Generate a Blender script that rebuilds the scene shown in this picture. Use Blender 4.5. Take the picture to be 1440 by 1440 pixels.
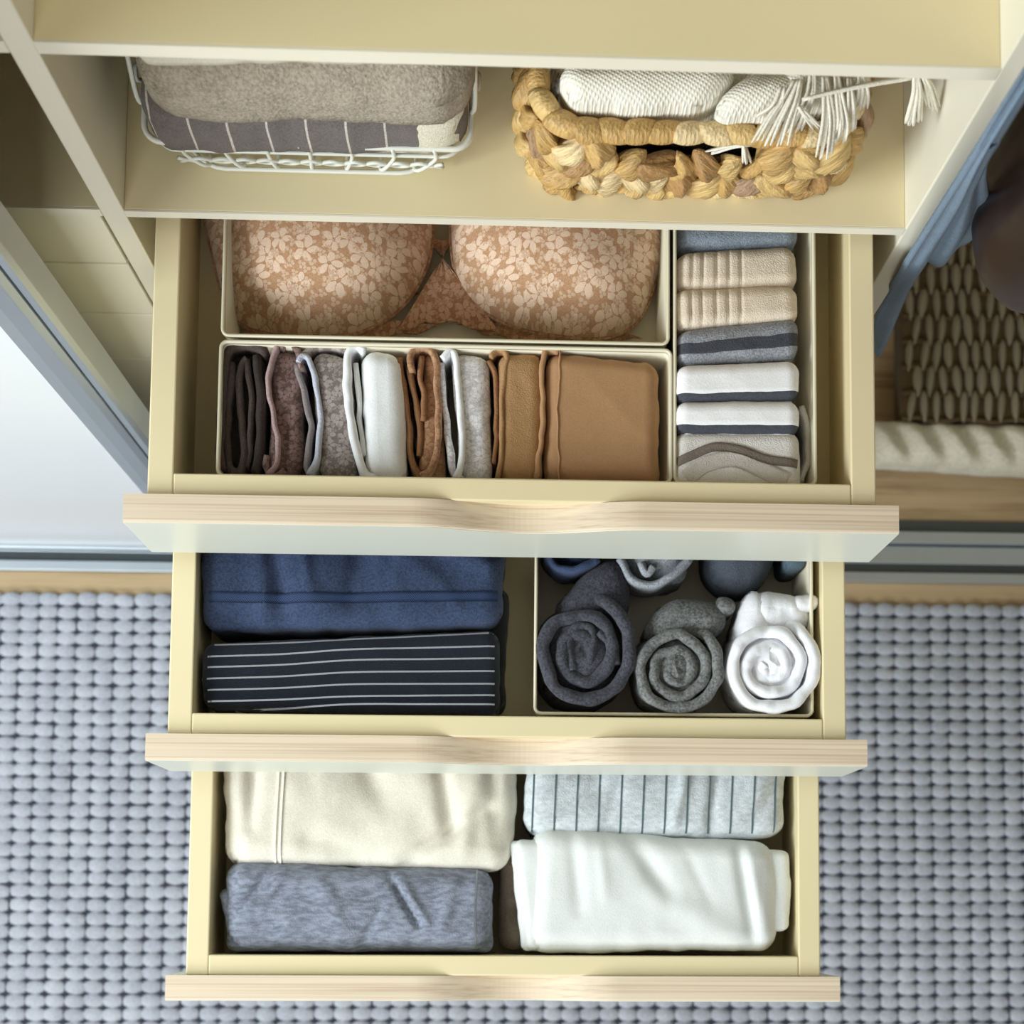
import bpy, math, random
from mathutils import Vector, Euler, noise
random.seed(7)
sc = bpy.context.scene
for o in list(bpy.data.objects): bpy.data.objects.remove(o)

# ------------------------------------------------------------------ camera
CAM_H = 2.55
FPX, CX, CY = 2750.0, 854.68, 972.81          # focal length / principal point in a 1440 frame
ROT = Euler((0.111, -0.0553, 0.0045), 'XYZ')
cam = bpy.data.cameras.new('camera'); camo = bpy.data.objects.new('camera', cam)
sc.collection.objects.link(camo); sc.camera = camo
camo.location = (0, 0, CAM_H); camo.rotation_euler = ROT
cam.sensor_width = 36; cam.lens = FPX / 1440 * 36
cam.shift_x = (720 - CX) / 1440; cam.shift_y = (CY - 720) / 1440
cam.clip_start = 0.05
cam.dof.use_dof = True; cam.dof.focus_distance = 1.56; cam.dof.aperture_fstop = 9.0

# ------------------------------------------------------------------ world, light, exposure
w = bpy.data.worlds.new('world'); sc.world = w; w.use_nodes = True
w.node_tree.nodes['Background'].inputs[0].default_value = (1.0, 0.955, 0.87, 1)
w.node_tree.nodes['Background'].inputs[1].default_value = 0.25
def area(name, loc, target, sx, sy, power, color):
    l = bpy.data.lights.new(name, 'AREA'); l.shape = 'RECTANGLE'; l.size = sx; l.size_y = sy
    l.energy = power; l.color = color
    o = bpy.data.objects.new(name, l); sc.collection.objects.link(o); o.location = loc
    o.rotation_euler = (Vector(target) - Vector(loc)).to_track_quat('-Z', 'Y').to_euler()
    return o
area('window_light', (-2.2, -0.75, 2.2), (0.1, 0.2, 0.9), 1.2, 1.3, 88, (0.88, 0.96, 1.0))
area('front_fill_light', (-0.7, -2.5, 2.3), (0.1, 0.5, 1.0), 1.4, 1.2, 52, (0.93, 0.98, 1.0))  # added fill, no known window; brightens drawer fronts and insides
sc.view_settings.view_transform = 'Standard'; sc.view_settings.look = 'None'
sc.view_settings.exposure = -0.12; sc.view_settings.gamma = 1.0
sc.view_settings.use_curve_mapping = False

# ------------------------------------------------------------------ helpers
M3 = ROT.to_matrix()
def P(px, py, z):
    """the point of the place at height z that the photograph shows at pixel px, py"""
    v = M3 @ Vector(((px - CX) / FPX, -(py - CY) / FPX, -1.0))
    return v * ((CAM_H - z) / -v.z) + Vector((0, 0, CAM_H))
def PY(px, py, Y):
    v = M3 @ Vector(((px - CX) / FPX, -(py - CY) / FPX, -1.0))
    return v * (Y / v.y) + Vector((0, 0, CAM_H))
WL = {}
def wloc(o): return WL.get(o.name, Vector((0, 0, 0)))
def empty(name, loc, label=None, cat=None, group=None, kind=None, parent=None):
    o = bpy.data.objects.new(name, None); sc.collection.objects.link(o); loc = Vector(loc)
    if parent: o.parent = parent; o.location = loc - wloc(parent)
    else: o.location = loc
    o.empty_display_size = 0.02; WL[o.name] = loc
    return tag(o, label, cat, group, kind)
def tag(o, label=None, cat=None, group=None, kind=None):
    if label: o['label'] = label
    if cat: o['category'] = cat
    if group: o['group'] = group
    if kind: o['kind'] = kind
    return o
def mk(name, verts, faces, mat, parent=None, uvs=None, smooth=True, bevel=0):
    vs = [Vector(v) for v in verts]
    lo = Vector([min(v[i] for v in vs) for i in range(3)]); hi = Vector([max(v[i] for v in vs) for i in range(3)])
    c = Vector(((lo.x + hi.x) / 2, (lo.y + hi.y) / 2, lo.z))
    me = bpy.data.meshes.new(name); me.from_pydata([v - c for v in vs], [], faces)
    if uvs:
        ul = me.uv_layers.new(name='UVMap')
        for lp in me.loops: ul.data[lp.index].uv = uvs[lp.vertex_index]
    if smooth: me.polygons.foreach_set('use_smooth', [True] * len(me.polygons))
    me.materials.append(mat); me.update()
    o = bpy.data.objects.new(name, me); sc.collection.objects.link(o)
    if parent: o.parent = parent; o.location = c - wloc(parent)
    else: o.location = c
    WL[o.name] = c
    if bevel:
        b = o.modifiers.new('bevel', 'BEVEL'); b.width = bevel; b.segments = 2; b.limit_method = 'ANGLE'
    return o
def box(name, x0, x1, y0, y1, z0, z1, mat, parent=None, bevel=0.0012):
    v = [(x, y, z) for z in (z0, z1) for y in (y0, y1) for x in (x0, x1)]
    f = [(0, 2, 3, 1), (4, 5, 7, 6), (0, 1, 5, 4), (2, 6, 7, 3), (0, 4, 6, 2), (1, 3, 7, 5)]
    return mk(name, v, f, mat, parent, None, False, bevel)
def catmull(pts, n=8, closed=False):
    pts = [Vector(p) for p in pts]; out = []; N = len(pts)
    rng = range(N) if closed else range(N - 1)
    for i in rng:
        if closed: a, b, c, d = pts[(i-1) % N], pts[i], pts[(i+1) % N], pts[(i+2) % N]
        else:
            b, c = pts[i], pts[i+1]
            a = pts[i-1] if i else b * 2 - c
            d = pts[i+2] if i + 2 < N else c * 2 - b
        for k in range(n):
            t = k / n
            out.append(0.5 * ((2*b) + (c-a)*t + (2*a-5*b+4*c-d)*t*t + (3*b-a-3*c+d)*t*t*t))
    if not closed: out.append(pts[-1])
    return out
def tube_geo(pts, r, sides=6, V=None, F=None, taper=None):
    V = [] if V is None else V; F = [] if F is None else F
    base = len(V); n = len(pts); pts = [Vector(p) for p in pts]
    up = Vector((0, 0, 1)); prev = None
    for i, p in enumerate(pts):
        t = (pts[min(i+1, n-1)] - pts[max(i-1, 0)]).normalized()
        if prev is None:
            a = up if abs(t.z) < 0.9 else Vector((1, 0, 0))
            nn = (a - t * a.dot(t)).normalized()
        else: nn = (prev - t * prev.dot(t)).normalized()
        prev = nn; b = t.cross(nn); rr = r * (taper(i / (n - 1)) if taper else 1)
        for k in range(sides):
            an = 2 * math.pi * k / sides
            V.append(p + nn * (math.cos(an) * rr) + b * (math.sin(an) * rr))
    for i in range(n - 1):
        for k in range(sides):
            F.append((base+i*sides+k, base+i*sides+(k+1) % sides, base+(i+1)*sides+(k+1) % sides, base+(i+1)*sides+k))
    F.append(tuple(base + k for k in range(sides))[::-1]); F.append(tuple(base + (n-1)*sides + k for k in range(sides)))
    return V, F
def tube(name, pts, r, mat, parent=None, sides=6):
    V, F = tube_geo(pts, r, sides); return mk(name, V, F, mat, parent)
def nz(x, y, z=0.0): return noise.noise(Vector((x, y, z)))
def fbm(x, y, z=0.0): return nz(x, y, z) + 0.5 * nz(2.1*x, 2.1*y, z+7) + 0.25 * nz(4.3*x, 4.3*y, z+13)

def slab(name, corners, ztop, zbot, mat, parent=None, r=0.012, nu=44, nv=26, disp=None, wr=0.002, ws=(14, 14), seed=0,
         layers=0, tilt=0.0, edge=0.0015, skew=0.0, warp=0.0):
    """folded piece of cloth: rounded soft block; corners bl, br, tr, tl (x, y) of its outline"""
    bl, br, tr, tl = [Vector((c[0], c[1])) for c in corners]
    L = ((br-bl).length + (tr-tl).length) / 2; H = ((tl-bl).length + (tr-br).length) / 2
    r = min(r, L/2.05, H/2.05, (ztop - zbot) * 0.95)
    def samp(n, size):
        k = 5; e = r / size; s = []
        for i in range(k): s.append(e * (1 - math.cos(math.pi/2 * i/k)))
        for i in range(n + 1): s.append(e + (1 - 2*e) * i/n)
        for i in range(k-1, -1, -1): s.append(1 - e * (1 - math.cos(math.pi/2 * i/k)))
        return s
    U, W = samp(nu, L), samp(nv, H); V = []; F = []; UV = []
    nU, nW = len(U), len(W)
    def pos(u, v):
        p = (bl*(1-u) + br*u)*(1-v) + (tl*(1-u) + tr*u)*v
        return p
    cen = (bl+br+tr+tl)/4
    for j, v in enumerate(W):
        for i, u in enumerate(U):
            du, dv = min(u, 1-u)*L, min(v, 1-v)*H
            eu, ev = max(0, r-du), max(0, r-dv); e = math.hypot(eu, ev)
            uu, vv = u, v
            if e > r:
                k = r/e
                uu = (r - eu*k)/L if u < 0.5 else 1 - (r - eu*k)/L
                vv = (r - ev*k)/H if v < 0.5 else 1 - (r - ev*k)/H
                e = r
            drop = r - math.sqrt(max(0, r*r - e*e))
            p = pos(uu, vv)
            fl = max(0.0, min(1.0, 1.15 - e/r))
            x, y = p.x*ws[0], p.y*ws[1]
            f = fbm(x + seed*3.1, y, seed)
            rid = 1 - abs(nz(x*0.7 + y*0.35 + seed, y*0.7, seed + 5))*2
            z = ztop - drop + wr*(0.6*f + 0.55*rid*abs(rid))*(0.25 + 0.75*fl)
            if disp: z += disp(uu, vv)*(0.2 + 0.8*fl)
            z += tilt*(vv - 0.5) + skew*(uu - 0.5)
            q = Vector((p.x, p.y))
            if edge or warp:
                out = (q - cen); 
                if out.length > 1e-6: out.normalize()
                q += out * (edge*1.4*fbm(p.x*40+seed, p.y*40, 3.3+seed) + warp*nz(p.x*18+seed, p.y*18, 9.1+seed)) * (e/r)
            V.append((q.x, q.y, max(z, zbot + 0.002))); UV.append((uu, vv))
    for j in range(nW-1):
        for i in range(nU-1):
            a = j*nU+i; F.append((a, a+1, a+nU+1, a+nU))
    ring = [i for i in range(nU)] + [j*nU+nU-1 for j in range(1, nW)] + [(nW-1)*nU+i for i in range(nU-2, -1, -1)] + [j*nU for j in range(nW-2, 0, -1)]
    prev = ring; K = 3 if not layers else layers*4
    for k in range(1, K+1):
        cur = []
        for idx in ring:
            x, y, z = V[idx]; t = k/K; zz = z + (zbot - z)*t
            q = Vector((x, y)); o2 = q - cen
            if o2.length > 1e-6: o2.normalize()
            if layers: q = q - o2*0.0035*(1 - abs(math.sin(math.pi*layers*t)))
            V.append((q.x, q.y, zz)); UV.append(UV[idx]); cur.append(len(V)-1)
        n = len(ring)
        for a in range(n):
            b = (a+1) % n; F.append((prev[b], prev[a], cur[a], cur[b]))
        prev = cur
    F.append(tuple(prev[::-1]))
    return mk(name, V, F, mat, parent, UV)
def creases(lines, asp=.4):
    def f(u, v):
        z = 0
        for (a, b, c, d, w, h) in lines:
            L = math.hypot(c-a, (d-b)*asp); t = max(0, min(1, ((u-a)*(c-a)+(v-b)*(d-b)*asp*asp)/(L*L))); dd = math.hypot(u-a-t*(c-a), (v-b-t*(d-b))*asp)
            z += h*math.exp(-(dd/w)**2)*(.35+.65*math.sin(math.pi*(.15+.7*t)))
        return z
    return f
def pxc(z, *pts): return [tuple(P(a, b, z)[:2]) for a, b in pts]

def ribbon(name, path, zt, zb, th, mat, parent=None, n=5, jit=0.0015, seed=0.0, lean=(0, 0), zf=None, closed=False):
    """cloth standing on edge: a path in plan (x, y) with a thickness, seen along its rounded upper edge"""
    pts = catmull([(p[0], p[1], 0) for p in path], n, closed)
    V, F, UV = [], [], []; N = len(pts); h = th/2
    prof = [(-1, 0), (-1, .5), (-1, 1), (-.72, 1.6), (0, 1.95), (.72, 1.6), (1, 1), (1, .5), (1, 0)]; K = len(prof); acc = 0
    for i, p in enumerate(pts):
        a, b = (pts[(i-1) % N], pts[(i+1) % N]) if closed else (pts[max(i-1, 0)], pts[min(i+1, N-1)])
        t = (b-a); t = t.normalized() if t.length > 1e-9 else Vector((1, 0, 0)); nn = Vector((-t.y, t.x, 0))
        if i: acc += (p - pts[i-1]).length
        top = zt + jit*fbm(acc*45 + seed, seed) + (zf(i/(N-1)) if zf else 0)
        hh = h*(1 + 0.25*nz(acc*60, seed, 2))
        for (o, lv) in prof:
            if lv <= 1: z = zb + (top - h - zb)*lv
            else: z = top - h + (lv-1)*h
            k = (top - z)/max(1e-6, top - zb)
            q = p + nn*(o*hh) + Vector((lean[0], lean[1], 0))*k
            q += nn * (0.0018*nz(acc*75, z*60, seed+4))
            V.append((q.x, q.y, z)); UV.append((acc*10, (o+1)/2))
    for i in range(N if closed else N-1):
        for k in range(K-1):
            a = i*K+k; b = ((i+1) % N)*K+k; F.append((a, b, b+1, a+1))
    if not closed:
        F.append(tuple(range(K))); F.append(tuple((N-1)*K+k for k in range(K))[::-1])
    return mk(name, V, F, mat, parent, UV)
def pxp(z, *pts): return [P(a, b, z)[:2] for a, b in pts]
PX1 = 0.000545     # metres per pixel at the top drawer

# ------------------------------------------------------------------ materials
def srgb(r, g, b):
    def l(c):
        c /= 255.0
        return c/12.92 if c <= 0.04045 else ((c+0.055)/1.055)**2.4
    return (l(r), l(g), l(b), 1)
class NT:
    def __init__(s, name):
        s.m = bpy.data.materials.new(name); s.m.use_nodes = True; s.t = s.m.node_tree
        s.b = s.t.nodes['Principled BSDF']
    def n(s, typ, **kw):
        nd = s.t.nodes.new(typ)
        for k, v in kw.items(): setattr(nd, k, v)
        return nd
    def l(s, a, b): s.t.links.new(a, b)
    def set(s, nd, **kw):
        for k, v in kw.items(): nd.inputs[k.replace('_', ' ')].default_value = v
    def coord(s, kind='Object', scale=(1, 1, 1), rot=(0, 0, 0)):
        c = s.n('ShaderNodeTexCoord'); mp = s.n('ShaderNodeMapping'); s.l(c.outputs[kind], mp.inputs[0])
        mp.inputs['Scale'].default_value = scale; mp.inputs['Rotation'].default_value = rot
        return mp.outputs[0]
    def noise(s, vec, scale, detail=3, rough=0.5):
        x = s.n('ShaderNodeTexNoise'); s.l(vec, x.inputs['Vector']); x.inputs['Scale'].default_value = scale
        x.inputs['Detail'].default_value = detail; x.inputs['Roughness'].default_value = rough; return x.outputs['Fac']
    def ramp(s, fac, stops):
        r = s.n('ShaderNodeValToRGB'); s.l(fac, r.inputs[0]); e = r.color_ramp.elements
        while len(e) < len(stops): e.new(0.5)
        for i, (p, c) in enumerate(stops): e[i].position = p; e[i].color = c
        return r.outputs[0]
    def mix(s, fac, a, b, mode='MIX'):
        x = s.n('ShaderNodeMix', data_type='RGBA', blend_type=mode)
        for i, v in ((0, fac), (6, a), (7, b)):
            if hasattr(v, 'links') or hasattr(v, 'is_linked'): s.l(v, x.inputs[i])
            else: x.inputs[i].default_value = v
        return x.outputs[2]
    def math(s, op, a, b=None, c=None):
        x = s.n('ShaderNodeMath', operation=op)
        for i, v in enumerate((a, b, c)):
            if v is None: continue
            if hasattr(v, 'is_linked'): s.l(v, x.inputs[i])
            else: x.inputs[i].default_value = v
        return x.outputs[0]
    def col(s, v):
        if hasattr(v, 'is_linked'): s.l(v, s.b.inputs['Base Color'])
        else: s.b.inputs['Base Color'].default_value = v
    def bump(s, h, strength, dist=0.001):
        x = s.n('ShaderNodeBump'); x.inputs['Strength'].default_value = strength; x.inputs['Distance'].default_value = dist
        s.l(h, x.inputs['Height']); s.l(x.outputs[0], s.b.inputs['Normal'])
    def rough(s, v, spec=None):
        s.b.inputs['Roughness'].default_value = v
        if spec is not None: s.b.inputs['Specular IOR Level'].default_value = spec
def dk(c, k): return (c[0]*k, c[1]*k, c[2]*k, 1)
def plain(name, c, rough=0.5, metal=0.0, spec=0.5, var=0.06, vs=6):
    m = NT(name); v = m.coord(); n = m.noise(v, vs, 2)
    m.col(m.ramp(n, [(0.3, dk(c, 1-var)), (0.7, dk(c, 1+var*0.5))])); m.rough(rough, spec)
    m.b.inputs['Metallic'].default_value = metal; return m.m
def fabric(name, c, marl=0.12, weave=900, fine=600, bump=0.45, sheen=0.08, stretch=(1, 1, 1), stripes=None, uvstripes=None, hem=None):
    m = NT(name); v = m.coord(scale=stretch)
    n = m.noise(v, fine, 2, 0.6); n2 = m.noise(v, 60, 3)
    f = m.math('ADD', m.math('MULTIPLY', n, 0.75), m.math('MULTIPLY', n2, 0.25))
    col = m.ramp(f, [(0.38, dk(c, 1-marl*1.6)), (0.62, dk(c, 1+marl))])
    if stripes or uvstripes:
        for (ax, pos, width, sc_) in (uvstripes or []):
            uv = m.n('ShaderNodeTexCoord'); sp = m.n('ShaderNodeSeparateXYZ'); m.l(uv.outputs['UV'], sp.inputs[0])
            wob = m.math('MULTIPLY', m.math('SUBTRACT', m.noise(m.coord(scale=(1, 1, 1)), 25, 2), 0.5), width*0.8)
            a = m.math('ADD', sp.outputs[ax], wob)
            d = m.math('ABSOLUTE', m.math('SUBTRACT', a, pos))
            k = m.math('LESS_THAN', d, width/2)
            col = m.mix(k, col, m.ramp(n, [(0.3, dk(sc_, 0.75)), (0.7, dk(sc_, 1.15))]))
    m.col(col); m.rough(0.92, 0.15)
    try: m.b.inputs['Sheen Weight'].default_value = sheen; m.b.inputs['Sheen Roughness'].default_value = 0.6
    except Exception: pass
    wv = m.noise(m.coord(), weave, 1)
    m.bump(m.math('ADD', wv, m.math('MULTIPLY', m.noise(m.coord(), 26, 3), 3.5)), bump, 0.0014)
    return m.m
def lace(name, base, light, scale=46, bump=0.6):
    """floral lace: petalled blossoms, leaves and net"""
    m = NT(name); v = m.coord()
    wob = m.n('ShaderNodeTexNoise'); m.l(v, wob.inputs['Vector']); wob.inputs['Scale'].default_value = 30
    wv = m.n('ShaderNodeVectorMath', operation='MULTIPLY_ADD'); m.l(wob.outputs['Color'], wv.inputs[0])
    wv.inputs[1].default_value = (0.012, 0.012, 0.012); m.l(v, wv.inputs[2]); vec = wv.outputs[0]
    def flower(sc_, rad, pet, seed):
        mp = m.n('ShaderNodeMapping'); m.l(vec, mp.inputs[0]); mp.inputs['Scale'].default_value = (sc_, sc_, 0.0); mp.inputs['Location'].default_value = (seed, seed*0.7, 0)
        vo = m.n('ShaderNodeTexVoronoi', voronoi_dimensions='2D'); m.l(mp.outputs[0], vo.inputs['Vector']); vo.inputs['Scale'].default_value = 1.0; vo.inputs['Randomness'].default_value = 0.75
        d = m.n('ShaderNodeVectorMath', operation='SUBTRACT'); m.l(mp.outputs[0], d.inputs[0]); m.l(vo.outputs['Position'], d.inputs[1])
        s_ = m.n('ShaderNodeSeparateXYZ'); m.l(d.outputs[0], s_.inputs[0])
        an = m.math('ARCTAN2', s_.outputs[1], s_.outputs[0])
        pe = m.math('ABSOLUTE', m.math('COSINE', m.math('MULTIPLY', an, pet/2.0)))
        lim = m.math('MULTIPLY', m.math('ADD', m.math('MULTIPLY', pe, 0.62), 0.38), rad)
        ins = m.math('LESS_THAN', vo.outputs['Distance'], lim)
        hole = m.math('GREATER_THAN', vo.outputs['Distance'], rad*0.16)
        line = m.math('GREATER_THAN', pe, 0.22)
        return m.math('MULTIPLY', m.math('MULTIPLY', ins, hole), line)
    f1 = flower(scale, 0.50, 5, 3.3); f2 = flower(scale*2.6, 0.46, 3, 8.1); f3 = flower(scale*1.25, 0.26, 7, 1.9)
    lf = m.math('MAXIMUM', m.math('MULTIPLY', f1, 0.85), m.math('MULTIPLY', f2, 0.5)); lf = m.math('SUBTRACT', lf, m.math('MULTIPLY', m.math('MULTIPLY', f3, f1), 0.45))
    fine = m.noise(v, 900, 2)
    net = m.ramp(fine, [(0.3, dk(base, 0.75)), (0.7, dk(base, 1.15))])
    pt = m.ramp(fine, [(0.3, dk(light, 0.9)), (0.7, dk(light, 1.08))])
    m.col(m.mix(lf, net, pt)); m.rough(0.75, 0.25); m.b.inputs['Sheen Weight'].default_value = 0.3
    m.bump(m.math('ADD', lf, m.math('MULTIPLY', fine, 0.25)), bump, 0.0012)
    return m.m
def wood(name, c, c2, along=(3, 170, 170), rough=0.55, bump=0.12, knots=False):
    m = NT(name); v = m.coord(scale=along); n = m.noise(v, 1.0, 4, 0.6); n2 = m.noise(m.coord(scale=(along[0]*0.7, along[1]*3.5, along[2]*3.5)), 1.0, 2)
    f = m.math('ADD', m.math('MULTIPLY', n, 0.7), m.math('MULTIPLY', n2, 0.3))
    m.col(m.ramp(f, [(0.33, c2), (0.5, c), (0.66, dk(c, 1.1))])); m.rough(rough, 0.4); m.bump(f, bump, 0.0006); return m.m

CREAM = srgb(234, 219, 177)
m_cream = plain('cream_laminate', CREAM, 0.42, var=0.02)
m_white = plain('white_lacquer_front', srgb(224, 226, 212), 0.35, var=0.015)
m_strip = plain('cream_edge_band', srgb(236, 230, 210), 0.45, var=0.02)
m_oak = wood('pale_oak', srgb(226, 208, 182), srgb(200, 174, 146), (2.5, 260, 60), .45)
m_floor = wood('oak_floor', srgb(186, 160, 122), srgb(150, 122, 86), (5, 60, 60), 0.5)
m_back = plain('wall_paint', srgb(225, 220, 205), 0.9)
m_alu = plain('brushed_aluminium', srgb(196, 204, 210), 0.45, 1.0, var=0.05)
m_aludark = plain('dark_track_channel', srgb(92, 98, 100), 0.5, 0.6)
m_door = plain('white_door_panel', srgb(232, 236, 238), 0.25, var=0.01)
m_tray = plain('white_plastic', srgb(226, 218, 192), 0.4, var=0.01)
m_wire = plain('white_coated_wire', srgb(228, 228, 216), 0.4, var=0.02)

# ================================================================== the setting
FL = 0.0
fl = box('floor', -3.0, 3.0, -2.6, 1.25, -0.02, FL, m_floor, None, 0); tag(fl, 'pale oak floor under the wardrobe', None, None, 'structure')
wb = box('wall_back', -3.0, 3.0, 1.25, 1.30, 0, 2.7, m_back, None, 0); tag(wb, 'painted wall behind the wardrobe', None, None, 'structure')

# ================================================================== wardrobe
YF = 0.5317; DEPTH = 0.66; YB = YF + DEPTH; XI = 0.0098; WI = 0.606; DT = 0.0181
XL, XR = XI - WI/2, XI + WI/2                     # inner faces of the dividers
ZS, ZU = CAM_H - 1.4696, CAM_H - 1.1748           # tops of lower / upper shelf
HW = 2.35
ward = empty('wardrobe', (XI, YF, 0), 'cream built-in wardrobe with three open drawers and two open shelves', 'wardrobe')
XOL, XOR = -1.25, 1.05
box('divider_panel', XL-DT, XL, YF, YB, 0.02, HW, m_strip, ward)
box('divider_panel', XR, XR+DT, YF, YB, 0.02, HW, m_strip, ward)
box('side_panel', XOL-DT, XOL, YF, YB, 0.02, HW, m_strip, ward)
box('side_panel', XOR, XOR+DT, YF, YB, 0.02, HW, m_strip, ward)
box('top_panel', XOL-DT, XOR+DT, YF, YB, HW, HW+0.018, m_strip, ward)
box('back_panel', XOL-DT, XOR+DT, YB, YB+0.008, 0.0, HW+0.018, m_strip, ward)
box('bottom_panel', XOL, XR, YF, YB, 0.0, 0.02, m_strip, ward)
def shelf(x0, x1, ztop, th):
    s = box('shelf', x0, x1, YF+0.0015, YB, ztop-th, ztop, m_cream, ward, 0.0008)
    box('edge_band', x0, x1, YF, YF+0.0015, ztop-th, ztop, m_strip, s, 0)
shelf(XL, XR, ZS, 0.0125); shelf(XL, XR, ZU, 0.0165)
shelf(XOL, XL-DT, CAM_H-1.4676, 0.0142); shelf(XOL, XL-DT, ZU, 0.0165)
# closed drawers of the left bay: one front each
zs = [CAM_H-1.4835, CAM_H-1.6086, CAM_H-1.7475, CAM_H-1.894, CAM_H-2.05, CAM_H-2.20, CAM_H-2.36]
for a, b in zip(zs[:-1], zs[1:]):
    box('drawer_front', XOL+0.004, XL-DT-0.0045, YF+0.004, YF+0.024, b+0.003, a-0.001, m_strip, ward, 0.0018)

# --- the three open drawers
W = 0.600; T = 0.0224; FH = 0.126; BW = 0.5666; WT = 0.0197; FT = 0.0178; BL = 0.60
def bell(t): return 0.5*(1+math.cos(math.pi*t)) if abs(t) < 1 else 0.0
def wave(x): return -0.0215*bell((x-0.010)/0.092)
def open_drawer(d, xc, yf, yaw, label):
    zt = CAM_H - d; rim = zt - 0.006; zb = zt - FH
    x0, x1 = xc-BW/2, xc+BW/2; y0 = yf+T; y1 = y0+BL
    dr = box('drawer', x0+WT, x1-WT, y0+FT, y1-0.012, zb+0.012, zb+0.022, m_cream, ward, 0); dr['label'] = label
    box('side_panel', x0, x0+WT, y0, y1, zb+0.008, rim, m_cream, dr, 0.0012)
    box('side_panel', x1-WT, x1, y0, y1, zb+0.008, rim, m_cream, dr, 0.0012)
    box('front_rail', x0+WT, x1-WT, y0, y0+FT, zb+0.008, rim, m_cream, dr, 0.0012)
    box('back_rail', x0+WT, x1-WT, y1-0.012, y1, zb+0.008, rim, m_cream, dr, 0.0012)
    # front: white face, pale oak strip along its wavy top
    N = 132; V = []; F = []; V2 = []; F2 = []
    for i in range(N+1):
        x = -W/2 + W*i/N; z = zt + wave(x) - 0.0022
        V += [(xc+x, yf, zb), (xc+x, yf, z), (xc+x, yf+T, z), (xc+x, yf+T, zb)]
        e = 0.0012
        V2 += [(xc+x, yf+0.0006, z), (xc+x, yf+0.0010, z+0.0018), (xc+x, yf+0.0022, z+0.0022), (xc+x, yf+T, z+0.0022), (xc+x, yf+T, z)]
    for i in range(N):
        a = i*4; b = a+4
        for k in range(4): F.append((a+k, a+(k+1) % 4, b+(k+1) % 4, b+k)[::-1])
        a = i*5; b = a+5
        for k in range(5): F2.append((a+k, a+(k+1) % 5, b+(k+1) % 5, b+k)[::-1])
    F += [(0, 1, 2, 3), (N*4+3, N*4+2, N*4+1, N*4)]; F2 += [(0, 1, 2, 3, 4), tuple(N*5+k for k in (4, 3, 2, 1, 0))]
    fp = mk('front_panel', V, F, m_white, dr, None, False)
    es = mk('edge_strip', V2, F2, m_oak, dr, None, False); es['label'] = 'pale oak strip along the wavy top edge'
    return dr, rim, zb+0.022
D1 = open_drawer(1.4909, 0.0094, 0.2935, 0, 'topmost open drawer, holding lingerie and socks')
D2 = open_drawer(1.6242, 0.0078, 0.1209, 0, 'middle open drawer, holding rolled shirts and dark folded clothes')
D3 = open_drawer(1.7617, 0.0069, -0.0810, 0, 'lowest open drawer, holding light folded clothes')

# ================================================================== sliding door and track
YD0, YD1 = 0.455, 0.487
sd = empty('sliding_door', (-0.8, YD0, 0.0), 'white sliding wardrobe door in a silver aluminium frame, left of the open drawers', 'door')
XS1 = -0.350; XS0 = -0.402
box('door_panel', -1.22, XS0+0.004, YD0+0.010, YD1-0.006, 0.03, 2.30, m_door, sd, 0)
def stile(x0, x1, name='stile'):
    V, F = [], []; pr = [(x0, YD0+0.006), (x0+0.004, YD0+0.001), (x0+0.02, YD0-0.004), (x1-0.018, YD0-0.004), (x1-0.0125, YD0), (x1-0.012, YD0+0.006), (x1-0.0105, YD0+0.006), (x1-0.010, YD0), (x1-0.003, YD0-0.001), (x1, YD0+0.004), (x1, YD1), (x0, YD1)]
    n = len(pr)
    for z in (0.022, 2.32):
        for (x, y) in pr: V.append((x, y, z))
    for k in range(n): F.append((k, (k+1) % n, n+(k+1) % n, n+k))
    F += [tuple(range(n))[::-1], tuple(range(n, 2*n))]
    return mk(name, V, F, m_alu, sd, None, False, 0.001)
stile(XS0, XS1)
box('bottom_rail', -1.22, XS0, YD0+0.004, YD1, 0.0195, 0.036, m_alu, sd, 0.002)
tr = empty('door_track', (0, 0.475, 0), 'silver double floor track for the sliding wardrobe doors', 'track')
def rail_profile(name, y0, y1, z0, z1, mat): return box(name, -1.28, 1.08, y0, y1, z0, z1, mat, tr, 0.0012)
rail_profile('track_base', 0.440, 0.520, 0.0, 0.004, m_aludark)
rail_profile('rail', 0.434, 0.447, 0.0, 0.016, m_alu)
rail_profile('rail', 0.486, 0.502, 0.0, 0.018, m_alu)
rail_profile('channel', 0.460, 0.484, 0.004, 0.008, m_alu)

# ================================================================== rug
m_rugb = plain('rug_backing', srgb(52, 55, 68), 0.95, var=0.15, vs=60)
m_loop = NT('rug_yarn'); _v = m_loop.coord(); _n = m_loop.noise(_v, 420, 3); _n2 = m_loop.noise(_v, 22, 2)
m_loop.col(m_loop.ramp(m_loop.math('ADD', m_loop.math('MULTIPLY', _n, .6), m_loop.math('MULTIPLY', _n2, .4)), [(0.3, srgb(152, 156, 166)), (0.7, srgb(198, 201, 208))]))
m_loop.rough(0.95, 0.1); m_loop.bump(_n, 0.5, 0.002); m_loop = m_loop.m
rx0, rx1, ry0, ry1 = -1.3, 1.3, -1.0, 0.4065
rug = empty('woven_rug', (0, -0.3, 0), 'grey white chunky woven rug on the floor before the wardrobe', 'rug')
box('rug_backing', rx0, rx1, ry0, ry1-0.006, 0.0005, 0.006, m_rugb, rug, 0)
V, F = [], []; PXR, PYR = 0.02425, 0.01715
nx, ny = int((rx1-rx0)/PXR), int((ry1-ry0)/PYR); rr = random.Random(3); G = 5
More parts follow.
